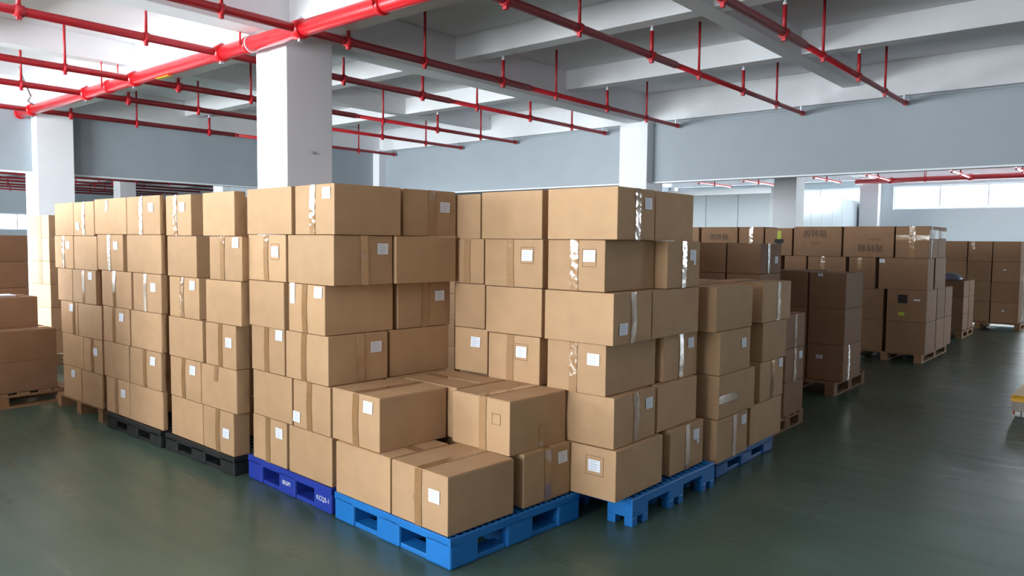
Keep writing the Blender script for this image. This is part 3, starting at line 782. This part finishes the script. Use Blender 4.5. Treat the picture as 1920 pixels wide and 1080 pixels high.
for k in range(1, 6):
    b = SB0.put(k, 0.02, 0.47, 0, 0.45, 'at inner end', 'brown carton')
    SB0.put(k, -0.52, 0.0, 0, 0.45, 'at open end', 'brown carton')
SB1 = Stack(3.40, 10.42, 0, 0.14, 0.2885, 'six-layer pale stack near the far-left column', 'cartons of the pale stack near the far column', layers=6)
for k in range(1, 7):
    b = SB1.put(k, 0, 0.5, 0, 0.70, 'by itself', 'taped pale carton')
    if k > 3: b.tape('x', 0.55, 0, 0.13, 0.0, 1.0, DULLTAPE)
pp = tag(boxes_obj('paper_sheet', [(-0.15, 0.12, -0.12, 0.1, 0, 0.012)], LABEL, None, (2.35, 8.62, 1.017)), 'white papers on the set-back brown carton', 'paper')

# ------------------------------------------------------------------ pallets
def rail(name, b, m, root, bev=0.004): return boxes_obj(name, [b], m, root, bev=bev)
def perimeter_pallet(loc, rot, m, label, S=1.0, H=0.158, slats=True, text=None):
    root = bpy.data.objects.new('plastic_pallet', None); COL.objects.link(root); root.location = (loc[0], loc[1], 0); root.rotation_euler = (0, 0, rot)
    tag(root, label, 'pallet')
    bw_, mid = 0.19, 0.20
    pos = [(0, bw_), (S/2-mid/2, S/2+mid/2), (S-bw_, S)]
    for i, (x0, x1) in enumerate(pos):
        for j, (y0, y1) in enumerate(pos):
            boxes_obj('block', [(x0, x1, y0, y1, 0.0, H-0.02)], m, root, bev=0.012)
    for (x0, x1, y0, y1) in ((bw_-0.01, S-bw_+0.01, 0.012, 0.11), (bw_-0.01, S-bw_+0.01, S-0.11, S-0.012), (0.012, 0.11, bw_-0.01, S-bw_+0.01), (S-0.11, S-0.012, bw_-0.01, S-bw_+0.01),
                             (bw_-0.01, S-bw_+0.01, S/2-0.05, S/2+0.05), (S/2-0.05, S/2+0.05, bw_-0.01, S-bw_+0.01)):
        rail('bottom_runner', (x0, x1, y0, y1, 0.0, 0.026), m, root)
    for (x0, x1, y0, y1) in ((0, S, 0, 0.014), (0, S, S-0.014, S), (0, 0.014, 0.014, S-0.014), (S-0.014, S, 0.014, S-0.014)):
        rail('edge_rail', (x0, x1, y0, y1, H-0.042, H), m, root, 0.003)
    rail('deck_plate', (0.014, S-0.014, 0.014, S-0.014, H-0.045, H-0.036), m, root, 0)
    n = 22
    me = box_mesh(0.016, S-0.03, 0.032)
    for i in range(n):
        new_obj('deck_rib', me, m, root, (0.03+(S-0.06)*i/(n-1), S/2, H-0.036))
    me = box_mesh(S-0.03, 0.016, 0.030)
    for i in range(9):
        new_obj('cross_rib', me, m, root, (S/2, 0.09+(S-0.18)*i/8, H-0.036))
    if text:
        for body, y in text:
            cu = bpy.data.curves.new('txt', 'FONT'); cu.body = body; cu.size = 0.040; cu.align_x = 'CENTER'; cu.align_y = 'CENTER'
            tmp = bpy.data.objects.new('txt', cu); COL.objects.link(tmp)
            dg = bpy.context.evaluated_depsgraph_get(); dg.update()
            me = bpy.data.meshes.new_from_object(tmp.evaluated_get(dg)); bpy.data.objects.remove(tmp)
            for v in me.vertices: v.co = (-0.002, y-v.co.x, 0.075+v.co.y)
            me.materials.clear(); new_obj('stencil_lettering', me, TRIM, root)
    return root
perimeter_pallet((2.532, 2.531), D(-3.3), BLUE, 'bright blue plastic pallet carrying only two layers of cartons')
perimeter_pallet((2.601, 3.577), D(-3.2), DBLUE, 'dark blue plastic pallet with white lettering on its side', text=[('KCQ5-1', 0.085), ('0K6M', 0.50)])
perimeter_pallet((2.600, 4.655), D(0), BLACKP, 'black plastic pallet standing beside the dark blue pallet', H=0.128)
perimeter_pallet((2.585, 5.70), D(0), BLACKP, 'black plastic pallet standing beside the wooden row-end pallet', H=0.130)
perimeter_pallet((4.76, 2.21), D(0), BLUE2, 'mid-blue plastic pallet under the four-layer aisle stack', H=0.123)

def legged_pallet(loc, rot, m, label, SX=1.0, SY=1.0, H=0.160):
    root = bpy.data.objects.new('plastic_pallet', None); COL.objects.link(root); root.location = (loc[0], loc[1], 0); root.rotation_euler = (0, 0, rot)
    tag(root, label, 'pallet')
    lw = 0.17
    for i in range(3):
        for j in range(3):
            x = lw/2+(SX-lw)*i/2; y = lw/2+(SY-lw)*j/2; w = lw/2; g = 0.03
            # a hollow foot with a notch cut up from the floor on each side
            boxes_obj('foot', [(x-w, x-g, y-w, y-g, 0, 0.05), (x+g, x+w, y-w, y-g, 0, 0.05), (x-w, x-g, y+g, y+w, 0, 0.05), (x+g, x+w, y+g, y+w, 0, 0.05),
                               (x-w, x+w, y-w, y+w, 0.05, 0.118)], m, root, bev=0.004)
    for (x0, x1, y0, y1) in ((0, SX, 0, 0.02), (0, SX, SY-0.02, SY), (0, 0.02, 0.02, SY-0.02), (SX-0.02, SX, 0.02, SY-0.02)):
        rail('edge_rail', (x0, x1, y0, y1, H-0.05, H), m, root)
    rail('deck_plate', (0.02, SX-0.02, 0.02, SY-0.02, H-0.048, H-0.04), m, root, 0)
    me = box_mesh(0.022, SY-0.04, 0.038)
    for i in range(16): new_obj('deck_rib', me, m, root, (0.04+(SX-0.08)*i/15, SY/2, H-0.042))
    me = box_mesh(SX-0.04, 0.022, 0.036)
    for i in range(5): new_obj('cross_rib', me, m, root, (SX/2, 0.11+(SY-0.22)*i/4, H-0.042))
    return root
legged_pallet((3.612, 2.17), D(-1.0), BLUE, 'blue plastic pallet on nine notched feet at the aisle')

def wood_pallet(loc, SX, SY, label, H=0.13, rot=0.0, group=None):
    root = bpy.data.objects.new('wooden_pallet', None); COL.objects.link(root); root.location = (loc[0], loc[1], 0); root.rotation_euler = (0, 0, rot)
    tag(root, label, 'pallet', group)
    t = 0.018
    for j in range(3):
        y = 0.05+(SY-0.1)*j/2
        for i in range(3):
            new_obj('block', box_mesh(0.12, 0.095, H-3*t), WOOD, root, (0.06+(SX-0.12)*i/2, y, t))
        new_obj('bottom_board', box_mesh(SX, 0.095, t), WOOD, root, (SX/2, y, 0))
        new_obj('stringer_board', box_mesh(SX, 0.095, t), WOOD, root, (SX/2, y, H-2*t))
    n = max(5, int(SX/0.16)); me = box_mesh(0.1, SY, t)
    for i in range(n): new_obj('deck_board', me, WOOD, root, (0.05+(SX-0.1)*i/(n-1), SY/2, H-t))
    return root
wood_pallet((2.62, 6.86), 0.98, 1.05, 'wooden pallet under the last stack of the lit row', H=0.122)
wood_pallet((1.6, 8.05), 1.2, 1.0, 'wooden pallet under the three-layer load behind the lit row', H=0.138)
for i, (x, y, nk) in enumerate(SHADE_LOADS): wood_pallet((x, y-0.01), 1.12, 0.95, 'wooden pallet under the %s unseen load added to block light' % NTH[i+1], H=0.138)
wood_pallet((1.99, 9.72), 1.0, 0.95, 'wooden pallet under the dark stack behind the row', H=0.138)
wood_pallet((3.38, 10.40), 0.9, 0.8, 'wooden pallet under the pale stack near the far-left column', H=0.138)
wood_pallet((6.10, 2.36), 0.75, 0.95, 'wooden pallet under the three-layer aisle stack', H=0.128)
for i, y in enumerate((3.70, 4.80, 5.90)): wood_pallet((5.97, y), 0.9, 1.0, 'wooden pallet under the %s unseen light-blocking stack behind nine-legged pallet' % NTH[i], H=0.128)
wood_pallet((6.98, 2.84), 0.9, 0.95, 'wooden pallet under the five-layer stack', H=0.128)
wood_pallet((8.22, 2.52), 1.1, 0.95, 'wooden pallet under the tall dark cartons', H=0.148)
wood_pallet((11.38, 2.36), 1.6, 0.95, 'wooden pallet under the corner of the big printed cartons', H=0.123)
wood_pallet((11.38, 3.45), 1.0, 0.95, 'wooden pallet under the inner big printed cartons', H=0.123)
wood_pallet((11.38, 4.5), 1.0, 0.95, 'wooden pallet under the far end of the big printed cartons', H=0.123)
wood_pallet((15.0, 2.5), 1.05, 0.9, 'wooden pallet under the low far stack', H=0.128)
wood_pallet((17.1, 1.9), 1.25, 1.4, 'wooden pallet under the film-wrapped load', H=0.128)

# ------------------------------------------------------------------ hand pallet truck, fork tips towards the camera
pt = bpy.data.objects.new('hand_pallet_truck', None); COL.objects.link(pt); pt.location = (8.35, 0.70, 0)
tag(pt, 'yellow hand pallet truck with raised forks on the open aisle floor', 'pallet truck')
for s in (-1, 1):
    y = s*0.19
    bm = bmesh.new()
    w = 0.08; zt = 0.215; prof = [(0, 0.16), (0.0, 0.19), (0.03, zt), (1.15, zt), (1.15, 0.15), (0.05, 0.15)]
    A = [bm.verts.new((x, y-w, z)) for x, z in prof]; B = [bm.verts.new((x, y+w, z)) for x, z in prof]
    bm.faces.new(A); bm.faces.new(list(reversed(B)))
    for i in range(len(prof)): bm.faces.new((A[i], B[i], B[(i+1) % len(prof)], A[(i+1) % len(prof)]))
    bmesh.ops.recalc_face_normals(bm, faces=bm.faces[:])
    bmesh.ops.bevel(bm, geom=bm.edges[:], offset=0.006, segments=2, affect='EDGES')
    fk = new_obj('fork', bm_mesh(bm, 'fork'), YELLOW, pt)
    boxes_obj('fork_lining', [(0.01, 0.10, y-0.075, y+0.075, 0.07, 0.16)], mat('worn_grey_paint', srgb(150, 138, 128), rough=0.5, noise=0.15), fk, bev=0.004)
    boxes_obj('roller_arm', [(0.05, 0.35, y-0.066, y-0.054, 0.03, 0.15), (0.05, 0.35, y+0.054, y+0.066, 0.03, 0.15)], ORANGE, fk, bev=0.004)
    for dx in (0.10,):
        tubes_obj('roller', [((dx, y-0.05, 0.04), (dx, y-0.004, 0.04), 0.04), ((dx, y+0.004, 0.04), (dx, y+0.05, 0.04), 0.04)], NYLON, fk, n=18)
boxes_obj('chassis', [(1.13, 1.32, -0.27, 0.27, 0.12, 0.42)], YELLOW, pt, bev=0.012)
tubes_obj('pump', [((1.40, 0, 0.10), (1.40, 0, 0.50), 0.055)], ORANGE, pt)
for s in (-1, 1): tubes_obj('steer_wheel', [((1.40, s*0.03, 0.09), (1.40, s*0.09, 0.09), 0.09)], RUBBER, pt, n=20)
hd = tubes_obj('tow_bar', [((1.42, 0, 0.42), (1.58, 0, 1.08), 0.02)], YELLOW, pt)
tubes_obj('handle_loop', [((1.58, -0.12, 1.08), (1.58, 0.12, 1.08), 0.016), ((1.58, -0.12, 1.08), (1.62, -0.10, 1.22), 0.016), ((1.58, 0.12, 1.08), (1.62, 0.10, 1.22), 0.016), ((1.62, -0.10, 1.22), (1.62, 0.10, 1.22), 0.016)], RUBBER, hd)
